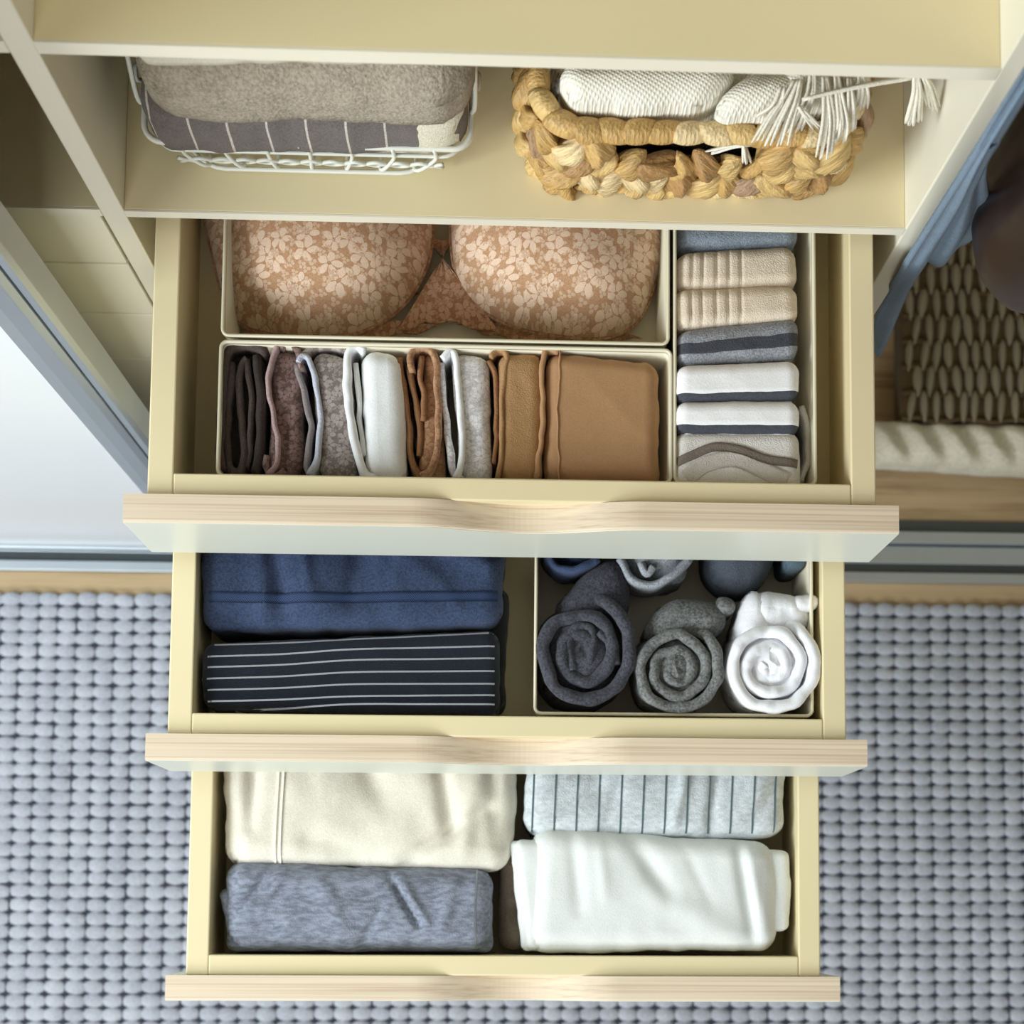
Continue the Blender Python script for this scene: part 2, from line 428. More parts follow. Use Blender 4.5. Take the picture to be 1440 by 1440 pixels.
for j in range(ny):
    for i in range(nx):
        cx = rx0+(i+0.5)*PXR + rr.uniform(-.0009, .0009) + 0.0035*nz(i*0.05, j*0.05); cy = ry1-(j+0.5)*PYR + rr.uniform(-.0007, .0007) + 0.0025*nz(i*0.11, j*0.04, 5)
        hx, hy, hz = PXR*rr.uniform(.49, .525), PYR*rr.uniform(.48, .52), rr.uniform(.0058, .0076); ro = rr.uniform(-.07, .07); b = len(V)
        for q in range(G):
            for p in range(G):
                u, v_ = (-1, -.72, 0, .72, 1)[p], (-1, -.66, 0, .66, 1)[q]
                k = 1 - .17*(u*u*v_*v_)
                z = 0.003 + hz*(1 - .16*u*u - .30*v_*v_ - .54*u*u*v_*v_)
                x, y = u*k*hx, v_*k*hy
                V.append((cx+x*math.cos(ro)-y*math.sin(ro), cy+x*math.sin(ro)+y*math.cos(ro), z))
        for q in range(G-1):
            for p in range(G-1): a = b+q*G+p; F.append((a, a+1, a+G+1, a+G))
lo = mk('woven_loops', V, F, m_loop, rug); lo['kind'] = 'stuff'


# ================================================================== trays in the drawers
def rrect(x0, x1, y0, y1, r, n=5):
    out = []
    for cx, cy, a in ((x1-r, y1-r, 0), (x0+r, y1-r, 90), (x0+r, y0+r, 180), (x1-r, y0+r, 270)):
        for k in range(n+1):
            t = math.radians(a + 90*k/n); out.append((cx+r*math.cos(t), cy+r*math.sin(t)))
    return out
def tray(name, x0, x1, y0, y1, z0, z1, label, th=0.0017, r=0.006, lip=0.0006):
    o = empty(name, ((x0+x1)/2, (y0+y1)/2, z0), label, 'tray', 'white organiser trays in the drawers')
    def loop(off, z): return [(x, y, z) for x, y in rrect(x0+off, x1-off, y0+off, y1-off, max(r-off, .001))]
    tp = 0.003
    rings = [loop(tp, z0), loop(0.0, z1-0.004), loop(th, z1-0.004), loop(tp+th, z0+0.002)]
    V = sum(rings, []); n = len(rings[0]); F = []
    for a in range(3):
        for k in range(n): F.append((a*n+k, a*n+(k+1) % n, (a+1)*n+(k+1) % n, (a+1)*n+k))
    F.append(tuple(range(n))[::-1]); F.append(tuple(range(3*n, 4*n)))
    b = mk('tray_body', V, F, m_tray, o, None, False)
    for p in b.data.polygons: p.use_smooth = len(p.vertices) == 4
    rg = [loop(-lip, z1-0.005), loop(-lip, z1-0.001), loop(-lip*.3, z1), loop(th*.8, z1), loop(th+0.0004, z1-0.001), loop(th+0.0004, z1-0.005)]
    V = sum(rg, []); F = []; R_ = len(rg)
    for a in range(R_):
        for k in range(n): F.append((a*n+k, a*n+(k+1) % n, ((a+1) % R_)*n+(k+1) % n, ((a+1) % R_)*n+k))
    mk('rim', V, F, m_tray, o)
    return o
r1, f1 = D1[1], D1[2]; r2, f2 = D2[1], D2[2]; r3, f3 = D3[1], D3[2]
zr = 1.036
ax0 = P(311, 473, zr).x; ax1 = P(941, 478, zr).x; ay0 = P(620, 478, zr).y; ayb = P(620, 484, zr).y
tray('tray', ax0, ax1, ay0, ay0+0.185, f1+0.001, zr, 'white tray around the lace bra')
yfr = D1 and (0.2935+T+FT+0.002)
tray('tray', P(306, 600, zr).x, P(945, 600, zr).x, yfr, ayb, f1+0.001, zr, 'white tray holding the row of folded briefs')
tray('tray', P(948, 500, zr).x, P(1147, 500, zr).x, yfr, yfr+0.36, f1+0.001, zr, 'narrow white tray filled with folded socks')
zr2 = r2-0.010
yf2 = 0.1209+T+FT+0.002
tray('tray', P(752, 900, zr2).x, P(1143, 900, zr2).x, yf2+0.001, yf2+0.29, f2+0.001, zr2, 'white tray of rolled shirts in the middle drawer')

# strips that lie on cloth
def drape(name, obj, pts_xy, width, mat, parent, lift=0.0008, n=40, across=3):
    """thin strip lying on obj's upper surface along a path in plan"""
    me = obj.data; off = wloc(obj)
    from mathutils.bvhtree import BVHTree
    bv = BVHTree.FromPolygons([v.co + off for v in me.vertices], [p.vertices[:] for p in me.polygons])
    pts = catmull([(p[0], p[1], 0) for p in pts_xy], max(2, n//(len(pts_xy)-1))); V, F = [], []; N = len(pts); A = across+1
    for i, p in enumerate(pts):
        t = (pts[min(i+1, N-1)]-pts[max(i-1, 0)]).normalized(); nn = Vector((-t.y, t.x, 0))
        for k in range(A):
            q = p+nn*width*(k/across-.5); h = bv.ray_cast(Vector((q.x, q.y, 3)), Vector((0, 0, -1)))
            z = h[0].z if h[0] else off.z
            V.append((q.x, q.y, z+lift))
    for i in range(N-1):
        for k in range(A-1): a = i*A+k; F.append((a+1, a, a+A, a+A+1))
    base = len(V); V += [(x, y, z-lift*1.8) for x, y, z in V]
    for i in range(N-1):
        for k in (0, A-1):
            a = i*A+k; q = (a, a+A, base+a+A, base+a); F.append(q)
    return mk(name, V, F, mat, parent)

# ================================================================== lace bra
m_lace = lace('tan_lace', srgb(186, 144, 108), srgb(230, 202, 176), 52)
m_laced = lace('tan_lace_dark', srgb(160, 114, 78), srgb(196, 156, 124), 66)
m_tan = fabric('tan_satin', srgb(168, 116, 76), 0.06)
zc = 0.962
bra = empty('bra', P(620, 400, f1+0.003), 'tan floral lace bra with two moulded cups', 'bra')
def cup(poly, cen, h, seed):
    out = catmull([tuple(P(a, b, zc+0.012)[:2])+(0,) for a, b in poly], 6, True)
    c = P(cen[0], cen[1], zc+0.012); c = Vector((c.x, c.y, 0)); V, F = [(c.x, c.y, zc+0.012+h)], []; n = len(out); K = 16
    for k in range(1, K+1):
        rho = math.sin(math.pi/2*k/K)
        for p in out:
            q = c+(p-c)*rho; z = zc + 0.012 + h*max(0, 1-rho**2.3)**0.62 + 0.0012*fbm(q.x*30+seed, q.y*30)*(1-rho)
            V.append((q.x, q.y, z))
    for i in range(n):
        F.append((0, 1+i, 1+(i+1) % n))
    for k in range(K-1):
        for i in range(n):
            a = 1+k*n+i; b = 1+k*n+(i+1) % n; F.append((a, a+n, b+n, b))
    # turned-under edge
    base = len(V)
    for p in out:
        q = c+(p-c)*0.985; V.append((q.x, q.y, zc))
    for i in range(n):
        F.append((1+(K-1)*n+i, base+i, base+(i+1) % n, 1+(K-1)*n+(i+1) % n))
    F.append(tuple(base+i for i in range(n))[::-1])
    cu = mk('cup', V, F, m_lace, bra)
    # wire casing seam along the lower rim
    lowp = [p for p in out]
    V, F = tube_geo([(p.x, p.y, zc+0.011) for p in lowp]+[(lowp[0].x, lowp[0].y, zc+0.011)], 0.0022, 6); mk('cup_seam', V, F, m_laced, cu)
    return cu
cup([(288, 300), (300, 360), (318, 425), (345, 458), (410, 472), (490, 470), (552, 442), (592, 392), (608, 330), (598, 260), (560, 200), (450, 172), (340, 200), (292, 255)], (455, 335), 0.062, 1)
cup([(634, 320), (642, 385), (672, 430), (722, 458), (785, 471), (850, 474), (896, 452), (920, 400), (936, 345), (934, 270), (890, 205), (780, 175), (680, 200), (638, 260)], (775, 340), 0.062, 4)
def band(name, pts, mat, zt, seed):
    poly = [P(a, b, zt) for a, b in pts]; n = len(poly)//2
    top, bot = poly[:n], poly[n:][::-1]; V, F = [], []
    tt, bb = catmull([(p.x, p.y, 0) for p in top], 8), catmull([(p.x, p.y, 0) for p in bot], 8)
    for side in (0, 1):
        for i, (a, b) in enumerate(zip(tt, bb)):
            for k in range(5):
                q = a.lerp(b, k/4); sc_ = 0.0018*math.sin(i*1.25) if k == 4 else 0
                V.append((q.x, q.y+sc_, zt+0.004*math.sin(math.pi*k/4) - side*0.003 + 0.001*nz(i*.4, k, seed)))
    m_ = len(tt)
    for side in (0, 1):
        for i in range(m_-1):
            for k in range(4):
                a = side*m_*5+i*5+k; q = (a, a+1, a+6, a+5); F.append(q if side else q[::-1])
    return mk(name, V, F, mat, bra)
band('bridge', [(596, 330), (622, 338), (642, 330), (560, 466), (622, 452), (705, 470)], m_laced, zc+0.010, 1)
band('band', [(318, 430), (400, 462), (520, 456), (590, 410), (330, 468), (405, 480), (540, 474), (625, 458)], m_laced, zc+0.006, 2)
band('band', [(650, 400), (700, 440), (800, 466), (915, 420), (640, 452), (705, 474), (800, 484), (905, 476)], m_laced, zc+0.006, 3)

# ================================================================== folded briefs
GB = 'briefs folded in a row'
zb_ = f1+0.005
def brief(label, specs, blabel=None):
    """specs: (kind, ...) ribbons and slabs in photo pixels"""
    xs = [p[0] for s in specs for p in s['pts']]; ys = [p[1] for s in specs for p in s['pts']]
    o = empty('folded_briefs', P(sum(xs)/len(xs), sum(ys)/len(ys), zb_), label, 'briefs', GB)
    for i, s in enumerate(specs):
        zt = s.get('z', 1.028)
        if s['k'] == 'r': ribbon(s.get('n', 'fold'), pxp(zt, *s['pts']), zt, zb_, s['t']*PX1, s['m'], o, 5, s.get('j', .0015), random.random()*50)
        else: slab(s.get('n', 'fold'), pxc(zt, *s['pts']), zt, zb_, s['m'], o, r=s.get('r', .008), nu=s.get('nu', 18), nv=s.get('nv', 34), wr=s.get('w', .0015), ws=s.get('ws', (30, 18)), seed=i+len(label), disp=s.get('d'), warp=s.get('warp', .002))
    return o
c_dark = fabric('dark_brown_jersey', srgb(84, 72, 66), .12); c_dark2 = fabric('charcoal_trim', srgb(66, 58, 55), .12)
c_mauve = lace('mauve_lace', srgb(98, 76, 70), srgb(150, 122, 116), 95); c_mtrim = fabric('rosy_trim', srgb(176, 150, 148), .1)
c_gry = lace('grey_lace', srgb(128, 116, 112), srgb(178, 168, 162), 90); c_gtrim = fabric('pale_blue_trim', srgb(192, 196, 208), .06); c_gint = fabric('grey_mesh', srgb(140, 132, 130), .08)
c_wht = fabric('white_microfibre', srgb(236, 238, 238), .03, bump=.15); c_tanl = lace('chestnut_lace', srgb(152, 110, 76), srgb(184, 142, 106), 95)
c_tan = fabric('chestnut_jersey', srgb(148, 106, 72), .08); c_wl = lace('white_lace', srgb(206, 202, 204), srgb(238, 236, 236), 85)
c_tan2 = fabric('caramel_jersey', srgb(172, 134, 92), .05); c_tan3 = fabric('caramel_microfibre', srgb(176, 136, 98), .04, bump=.12)
brief('dark brown folded briefs, first of the row by the left tray wall', [
    dict(k='s', pts=[(312, 660), (366, 662), (372, 500), (322, 494)], m=c_dark2, z=1.012, r=.006),
    dict(k='r', pts=[(372, 494), (350, 484), (326, 487), (314, 515), (311, 570), (308, 630), (311, 660)], t=12, m=c_dark),
    dict(k='r', pts=[(326, 508), (322, 560), (317, 620), (322, 656), (336, 662), (343, 640), (339, 590), (336, 540), (338, 512), (346, 502)], t=10, m=c_dark, z=1.025),
    dict(k='r', pts=[(346, 504), (353, 560), (351, 620), (344, 656)], t=8, m=c_dark, z=1.024),
    dict(k='r', pts=[(360, 498), (366, 560), (364, 620), (358, 662)], t=12, m=c_dark2, z=1.024)])
brief('mauve brown lace folded briefs with a scalloped rosy edge', [
    dict(k='s', pts=[(376, 664), (424, 666), (428, 500), (384, 490)], m=c_mauve, z=1.022, r=.008, w=.003),
    dict(k='r', n='lace_trim', pts=[(392, 484), (380, 512), (377, 545), (383, 580), (390, 615), (387, 650), (376, 664)], t=7, m=c_mtrim, z=1.029, j=.002),
    dict(k='r', pts=[(376, 640), (373, 655), (384, 668), (400, 660)], t=9, m=c_mauve, z=1.024),
    dict(k='r', pts=[(394, 488), (404, 482), (418, 490), (426, 520)], t=9, m=c_mauve, z=1.028)])
brief('grey lace folded briefs with a pale blue waistband', [
    dict(k='s', pts=[(448, 668), (502, 668), (494, 500), (438, 490)], m=c_gry, z=1.026, r=.01, w=.0018),
    dict(k='r', n='waistband', pts=[(419, 508), (425, 500), (436, 508), (446, 550), (449, 600), (445, 640), (434, 666)], t=8, m=c_gtrim, z=1.030),
    dict(k='r', pts=[(417, 512), (424, 545), (434, 580), (436, 610), (430, 650), (434, 668)], t=9, m=c_gint, z=1.026),
    dict(k='r', pts=[(420, 500), (440, 490), (470, 486), (494, 494)], t=12, m=c_gry, z=1.026)])
brief('bright white folded briefs with a smooth rolled edge', [
    dict(k='s', pts=[(512, 670), (572, 674), (566, 494), (506, 488)], m=c_wht, z=1.030, r=.012, w=.0012),
    dict(k='r', n='waistband', pts=[(512, 492), (502, 486), (490, 496), (487, 530), (492, 580), (500, 630), (512, 664), (528, 672)], t=12, m=c_wht, z=1.031),
    dict(k='r', pts=[(500, 510), (505, 560), (508, 600), (512, 640)], t=8, m=c_wht, z=1.026)])
brief('chestnut brown lace folded briefs between two white pairs', [
    dict(k='s', pts=[(588, 668), (626, 672), (622, 500), (598, 494)], m=c_tanl, z=1.020, r=.006),
    dict(k='r', n='lace_trim', pts=[(580, 520), (576, 500), (586, 490), (604, 488), (612, 505), (615, 560), (616, 610), (607, 655), (592, 668)], t=10, m=c_tanl, z=1.030),
    dict(k='r', pts=[(562, 502), (568, 545), (574, 600), (580, 650), (592, 670)], t=9, m=c_tan, z=1.024),
    dict(k='r', pts=[(576, 512), (583, 560), (590, 600), (590, 640)], t=9, m=c_tan, z=1.022),
    dict(k='r', pts=[(592, 500), (590, 530), (596, 560), (594, 590)], t=8, m=c_tan, z=1.026)])
brief('white lace folded briefs between chestnut and caramel pairs', [
    dict(k='s', pts=[(646, 672), (692, 676), (688, 500), (634, 494)], m=c_wl, z=1.026, r=.010, w=.0018),
    dict(k='r', n='waistband', pts=[(620, 502), (634, 492), (642, 510), (646, 560), (649, 610), (648, 650), (640, 670)], t=10, m=c_wht, z=1.031),
    dict(k='r', pts=[(620, 510), (624, 560), (630, 610), (636, 655), (648, 672)], t=10, m=c_wl, z=1.025)])
brief('narrow caramel folded briefs beside the wide caramel pair', [
    dict(k='s', pts=[(700, 674), (764, 676), (764, 494), (700, 492)], m=c_tan2, z=1.028, r=.010, w=.0016),
    dict(k='r', n='waistband', pts=[(690, 500), (700, 490), (712, 498), (706, 550), (706, 610), (700, 672)], t=7, m=c_tan2, z=1.030),
    dict(k='r', pts=[(688, 506), (696, 530), (698, 590), (696, 650)], t=7, m=c_tan, z=1.025)])
brief('wide caramel folded briefs at the right end of the row', [
    dict(k='s', pts=[(764, 676), (928, 680), (930, 508), (768, 490)], m=c_tan3, z=1.031, r=.012, nu=40, w=.0012, ws=(16, 12)),
    dict(k='r', n='waistband', pts=[(786, 493), (766, 491), (762, 530), (764, 580), (760, 630), (754, 672)], t=8, m=c_tan3, z=1.0325),
    dict(k='r', pts=[(750, 625), (752, 650), (752, 676)], t=8, m=c_tan3, z=1.022),
    dict(k='r', n='seam', pts=[(788, 494), (786, 540), (784, 600), (786, 676)], t=3, m=c_tan3, z=1.0325, j=.0004)])

# ================================================================== socks
GS = 'folded socks in the narrow tray'
def sock(label, pts, z, mat, r=.010, disp=None, wr=.001, ws=(25, 25), th=.05, seed=0, extra=None):
    o = empty('folded_sock', P(sum(p[0] for p in pts)/4, sum(p[1] for p in pts)/4, z-th), label, 'sock', GS)
    slab('foot', pxc(z, *pts), z, z-th, mat, o, r=r, nu=48, nv=18, disp=disp, wr=wr, ws=ws, seed=seed, edge=.0008)
    if extra: extra(o)
    return o
K_STR = srgb(72, 74, 82)
s_bl = fabric('blue_grey_knit', srgb(142, 152, 164), .16); s_be = fabric('beige_cotton', srgb(228, 212, 190), .05)
s_gr = fabric('grey_marl_striped', srgb(150, 152, 158), .2, uvstripes=[(1, .42, .30, K_STR)])
s_w1 = fabric('white_cotton_striped', srgb(250, 250, 252), .03, bump=.15, uvstripes=[(1, .12, .22, K_STR)])
s_w2 = fabric('white_cotton_banded', srgb(250, 250, 252), .03, bump=.15, uvstripes=[(1, .14, .22, K_STR)])
s_w3 = fabric('off_white_cotton', srgb(226, 222, 216), .03); s_heel = fabric('taupe_stripe', srgb(128, 116, 106), .1)
def ribs(u, v):
    z = 0
    for c in (.04, .13, .22, .33, .43, .53):
        z -= .0028*math.exp(-((u-c)/.010)**2)
    return z
sock('blue grey knitted sock, rearmost of the sock tray', [(954, 352), (1122, 346), (1122, 290), (952, 292)], 1.030, s_bl, seed=1)
def cuff(o): pass
sock('plain ribbed beige sock behind the other beige sock', [(950, 408), (1124, 402), (1120, 342), (952, 352)], 1.034, s_be, disp=ribs, seed=2, th=.07)
sock('ribbed beige sock next to the grey striped sock', [(950, 462), (1124, 450), (1122, 398), (948, 404)], 1.037, s_be, disp=ribs, seed=3, th=.075)
sock('grey marl sock with one dark stripe', [(952, 512), (1126, 502), (1124, 442), (952, 462)], 1.037, s_gr, seed=4, th=.075)
sock('white sock with a dark stripe, beside the grey striped sock', [(950, 566), (1127, 562), (1126, 504), (951, 511)], 1.040, s_w1, seed=5, th=.08)
sock('white sock with a dark stripe, beside the frontmost sock', [(948, 608), (1126, 610), (1127, 560), (950, 562)], 1.040, s_w2, seed=6, th=.08)
def toe(o):
    b_ = o.children[0]
    drape('stripe', b_, pxp(1.036, (951, 650), (972, 641), (1004, 629), (1040, 633), (1078, 646), (1122, 652)), 13*PX1, s_heel, o, .0012, 40, 3)
    drape('sole', b_, pxp(1.036, (966, 672), (990, 654), (1030, 646), (1070, 660), (1106, 676)), 24*PX1, s_sole, o, .0010, 40, 5)
    ribbon('side_fold', pxp(1.02, (1128, 570), (1136, 600), (1137, 640), (1128, 676)), 1.02, .965, 9*PX1, s_w3, o, 6, .001, 8)
s_sole = fabric('pale_grey_sole', srgb(206, 200, 192), .04)
sock('off white sock with a curved taupe stripe, frontmost in its tray', [(946, 690), (1128, 690), (1126, 604), (949, 604)], 1.036, s_w3, seed=7, th=.075, extra=toe)

# ================================================================== middle drawer: folded dark clothes
m_navy = fabric('navy_fleece', srgb(56, 68, 95), .2, fine=500, bump=.3)
zt2 = r2-0.012
nv_ = empty('folded_sweater', P(500, 830, f2+.003), 'navy blue folded sweater at the back of the middle drawer', 'sweater')
slab('body', pxc(zt2, (282, 884), (706, 880), (712, 690), (278, 690)), zt2, f2+.003, m_navy, nv_, r=.016, nu=60, nv=36, wr=.0052, ws=(22, 10), seed=3, disp=creases([(.22, .95, .27, .1, .03, -.007), (.33, .9, .36, .2, .02, .004), (.55, .95, .5, .2, .04, -.006), (.68, .7, .95, .45, .03, .006), (.8, .95, .97, .6, .04, -.008), (.0, .02, .3, -.02, .06, -.010)]))
m_stitch = NT('navy_twill_tape'); _v = m_stitch.coord(scale=(1, 1, 1), rot=(0, 0, .6)); _w = m_stitch.n('ShaderNodeTexWave'); m_stitch.l(_v, _w.inputs[0]); _w.inputs['Scale'].default_value = 260
m_stitch.col(m_stitch.ramp(_w.outputs['Fac'], [(.3, srgb(36, 46, 72)), (.7, srgb(70, 86, 120))])); m_stitch.rough(.9, .1); m_stitch.bump(_w.outputs['Fac'], .4, .001); m_stitch = m_stitch.m
# stitched tape across the sweater follows its surface
nb = [o for o in nv_.children][0]
drape('stitched_tape', nb, pxp(zt2, (284, 839), (420, 841), (560, 840), (700, 838)), 15*.00059, m_stitch, nv_)
m_blk = fabric('black_knit', srgb(24, 24, 28), .2, sheen=.1)
m_pin = fabric('black_pinstripe', srgb(24, 28, 40), .12, sheen=.12)
slab_bl = slab('folded_black_top', pxc(zt2-.03, (640, 1000), (714, 1000), (714, 826), (640, 820)), zt2-.028, f2+.003, m_blk, None, r=.012, nu=14, nv=26, wr=.004, ws=(30, 20), seed=8, warp=.006)
tag(slab_bl, 'plain black folded garment squeezed in beside the pinstriped shirt', 'clothing')
pin = empty('folded_shirt', P(490, 945, f2+.003), 'black folded shirt with white pinstripes', 'shirt')
pb = slab('body', pxc(zt2, (283, 996), (702, 1008), (702, 884), (281, 903)), zt2-.002, f2+.003, m_pin, pin, r=.011, nu=56, nv=26, wr=.0022, ws=(9, 12), seed=5)
m_line = plain('white_stripe_thread', srgb(205, 210, 222), .9)
for k, (ya, yb, yc) in enumerate([(906, 898, 888), (923, 913, 908), (938, 928, 925), (954, 945, 943), (970, 962, 961), (986, 979, 977), (999, 990, 990)]):
    drape('pinstripe', pb, pxp(zt2, (282, ya), (390, (ya*2+yb)/3), (490, yb), (600, (yb+yc)/2), (704, yc)), 2.4*.00059, m_line, pin, .0005, 48, 1)

# ================================================================== rolled shirts
GR = 'shirts rolled up in the middle drawer'
def spiral(c, rx, ry, turns, a0, seed, r0=.10, n=14, squash=0, wob=.17):
    out = []; N = int(turns*n)
    for i in range(N+1):
        t = i/N; a = a0+2*math.pi*turns*t; r = r0+(1-r0)*t**.85
        r *= 1+wob*(1.15-t)*fbm(math.cos(a)*2.0+seed, math.sin(a)*2.0+t*1.7, seed)
        out.append((c[0]+rx*r*math.cos(a), c[1]-ry*r*math.sin(a)))
    return out
def roll(label, c, rx, ry, turns, a0, mat, z, tail, th, seed, zb=None, lean=(0, .01), dome=.004, parts=(), direction=1, core=None):
    o = empty('rolled_shirt', P(c[0], c[1], f2+.004), label, 'shirt', GR)
    pts = spiral(c, rx, ry, turns, a0, seed)+list(tail)
    ribbon('rolled_layers', pxp(z, *pts), z, f2+.004 if zb is None else zb, th*.00059, mat, o, 4, .0035, seed, lean, lambda t: -dome*1.4*(1-t)+dome*.4-.035*max(0, (t-.94)/.06)**1.5)
    for (nm, pl, zz, tt) in parts: ribbon(nm, pxp(zz, *pl), zz, f2+.02, tt*.00059, mat, o, 5, .002, seed+3)
    # soft fill below the open coils
    cc = [(c[0]-rx*.9, c[1]+ry*.9), (c[0]+rx*.9, c[1]+ry*.9), (c[0]+rx*.9, c[1]-ry*.9), (c[0]-rx*.9, c[1]-ry*.9)]
    slab('inner_folds', pxc(z-.012, *cc), z-.007, f2+.004, mat, o, r=min(rx, ry)*.00059*.85, nu=20, nv=20, wr=.006, ws=(60, 60), seed=seed)
    return o
m_char = fabric('charcoal_marl', srgb(72, 72, 80), .28, fine=450); m_gmarl = fabric('mid_grey_marl', srgb(118, 119, 118), .3, fine=420)
m_wt = fabric('white_jersey', srgb(240, 240, 244), .02, bump=.2); m_lg = fabric('light_grey_marl', srgb(160, 164, 170), .2)
m_sl = fabric('slate_jersey', srgb(76, 82, 92), .12); m_roy = fabric('blue_jersey', srgb(62, 76, 106), .1); m_teal = fabric('teal_jersey', srgb(84, 102, 112), .1)
zq = r2-.004
ra = roll('charcoal rolled shirt, frontmost left of the tray', (819, 917), 74, 82, 2.45, -1.0, m_char, zq, [], 19, 2.0, parts=[('loose_end', [(806, 942), (801, 905), (812, 880), (832, 882), (835, 906), (828, 932)], zq-.003, 13), ('loose_end', [(842, 888), (860, 905), (866, 934)], zq-.003, 12)])
slab('body', pxc(zq-.012, (756, 868), (896, 878), (884, 784), (844, 784)), zq-.012, f2+.004, m_char, ra, r=.024, nu=24, nv=22, wr=.005, ws=(30, 22), seed=3, warp=.006)
rb = roll('mid grey rolled shirt between the charcoal and the white one', (952, 941), 63, 66, 2.9, 2.2, m_gmarl, zq, [], 16, 6.0)
slab('body', pxc(zq-.010, (902, 900), (1024, 900), (1034, 842), (930, 838)), zq-.010, f2+.004, m_gmarl, rb, r=.022, nu=24, nv=18, wr=.004, ws=(36, 30), seed=5, warp=.006)
slab('hem', pxc(zq-.016, (1006, 868), (1036, 862), (1034, 838), (1004, 838)), zq-.012, f2+.03, m_gmarl, rb, r=.008, nu=10, nv=10, wr=.003, ws=(50, 50), seed=6)
wr_ = roll('white rolled shirt in the tray corner', (1085, 936), 67, 69, 2.8, 2.9, m_wt, zq+.002, [], 18, 9.0)
slab('body', pxc(zq-.008, (1024, 930), (1096, 892), (1082, 836), (1050, 818)), zq-.006, f2+.02, m_wt, wr_, r=.018, nu=20, nv=20, wr=.005, ws=(30, 30), seed=2, warp=.005)
slab('sleeve', pxc(zq-.006, (1052, 882), (1144, 880), (1130, 838), (1062, 824)), zq-.008, f2+.03, m_wt, wr_, r=.014, nu=22, nv=16, wr=.004, ws=(46, 30), seed=4, warp=.004)
slab('cuff', pxc(zq-.008, (1112, 866), (1156, 856), (1152, 832), (1112, 836)), zq-.008, f2+.05, m_wt, wr_, r=.008, nu=12, nv=10, wr=.003, ws=(60, 60), seed=6)
def back_roll(label, pts, z, mat, seed, folds):
    o = empty('rolled_shirt', P(pts[0][0], pts[0][1], f2+.004), label, 'shirt', GR)
    slab('body', pxc(z, *pts), z, f2+.004, mat, o, r=.026, nu=26, nv=22, wr=.004, ws=(26, 26), seed=seed, warp=.004)
    for i, pl in enumerate(folds): ribbon('fold', pxp(z+.004, *pl), z+.005, f2+.03, 11*.00059, mat, o, 5, .002, seed+i)
zk = r2-.020
back_roll('blue rolled shirt at the back left of the shirt tray', [(762, 800), (848, 800), (850, 700), (762, 700)], zk, m_roy, 1, [[(770, 780), (786, 798), (812, 800), (842, 784)]])
back_roll('light grey rolled shirt behind the charcoal and mid grey ones', [(876, 822), (976, 822), (980, 710), (868, 710)], zk, m_lg, 2, [[(872, 784), (888, 812), (912, 822), (940, 812), (972, 784)], [(902, 790), (910, 806), (920, 796)]])
back_roll('slate blue rolled shirt behind the white one', [(996, 826), (1096, 824), (1100, 700), (990, 700)], zk-.004, m_sl, 3, [])
back_roll('teal rolled shirt in the back right tray corner', [(1104, 802), (1136, 800), (1136, 720), (1104, 720)], zk, m_teal, 4, [])

# ================================================================== lowest drawer
zt3 = r3-0.010; PX3 = .00065
m_crm = fabric('cream_fleece', srgb(228, 222, 206), .05, bump=.25); m_gm = fabric('grey_marl_jersey', srgb(134, 140, 154), .22, fine=300, stretch=(.35, 1, 1))
m_str = fabric('pale_grey_marl', srgb(204, 210, 212), .1, fine=320, stretch=(.5, 1, 1)); m_wj = fabric('off_white_jersey', srgb(226, 229, 226), .025, bump=.2)
m_dline = plain('dark_green_stripe_thread', srgb(64, 84, 88), .9); m_tp = fabric('taupe_jersey', srgb(126, 112, 98), .1)
cs = empty('folded_sweater', P(520, 1150, f3+.003), 'cream folded sweatshirt with a raised seam in the lowest drawer', 'sweater')
cb = slab('body', pxc(zt3, (316, 1218), (722, 1226), (728, 1030), (310, 1030)), zt3, f3+.003, m_crm, cs, r=.02, nu=64, nv=40, wr=.0062, ws=(13, 9), seed=11, warp=.003, disp=creases([(.12, .98, .09, .3, .025, -.006), (.62, .06, .9, .45, .02, -.007), (.72, .98, .78, .3, .03, -.008), (.45, .95, .55, .5, .05, -.006), (.9, .95, .95, .2, .03, -.007), (.3, .2, .5, .05, .04, -.005), (.85, .6, .82, .1, .03, .004)]))
for dx in (0, 7): drape('seam', cb, pxp(zt3, (386+dx, 1222), (388+dx, 1160), (392+dx, 1090), (394+dx, 1040)), 3*PX3, m_crm, cs, .0016, 40, 1)
gm = empty('folded_shirt', P(500, 1275, f3+.003), 'grey marl folded shirt at the front left of the lowest drawer', 'shirt')
gcre = creases([(.17, .9, .03, .4, .012, -.005), (.22, .92, .16, .6, .010, .003), (.6, .9, .72, .3, .012, -.006), (.64, .9, .76, .3, .012, .004), (.5, .05, .58, .5, .014, -.004), (.02, .1, .2, .3, .02, -.005), (.35, .8, .45, .2, .03, .003), (.85, .8, .8, .2, .025, .003)], .3)
gb = slab('body', pxc(zt3+.004, (318, 1336), (692, 1338), (695, 1222), (318, 1208)), zt3+.004, f3+.003, m_gm, gm, r=.018, nu=70, nv=30, wr=.0026, ws=(12, 14), seed=13, disp=gcre, warp=.004)
m_hem = fabric('pale_hem_thread', srgb(186, 192, 206), .1)
drape('hem', gb, pxp(zt3+.004, (671, 1222), (668, 1280), (669, 1334)), 2.5*PX3, m_hem, gm, .0004, 30, 1)
slab('layer', pxc(zt3-.006, (318, 1338), (690, 1338), (690, 1230), (308, 1250)), zt3-.008, f3+.004, m_gm, gm, r=.008, nu=40, nv=20, wr=.003, ws=(20, 20), seed=26, warp=.005)
ss = empty('folded_shirt', P(920, 1120, f3+.003), 'pale grey folded shirt with thin dark stripes', 'shirt')
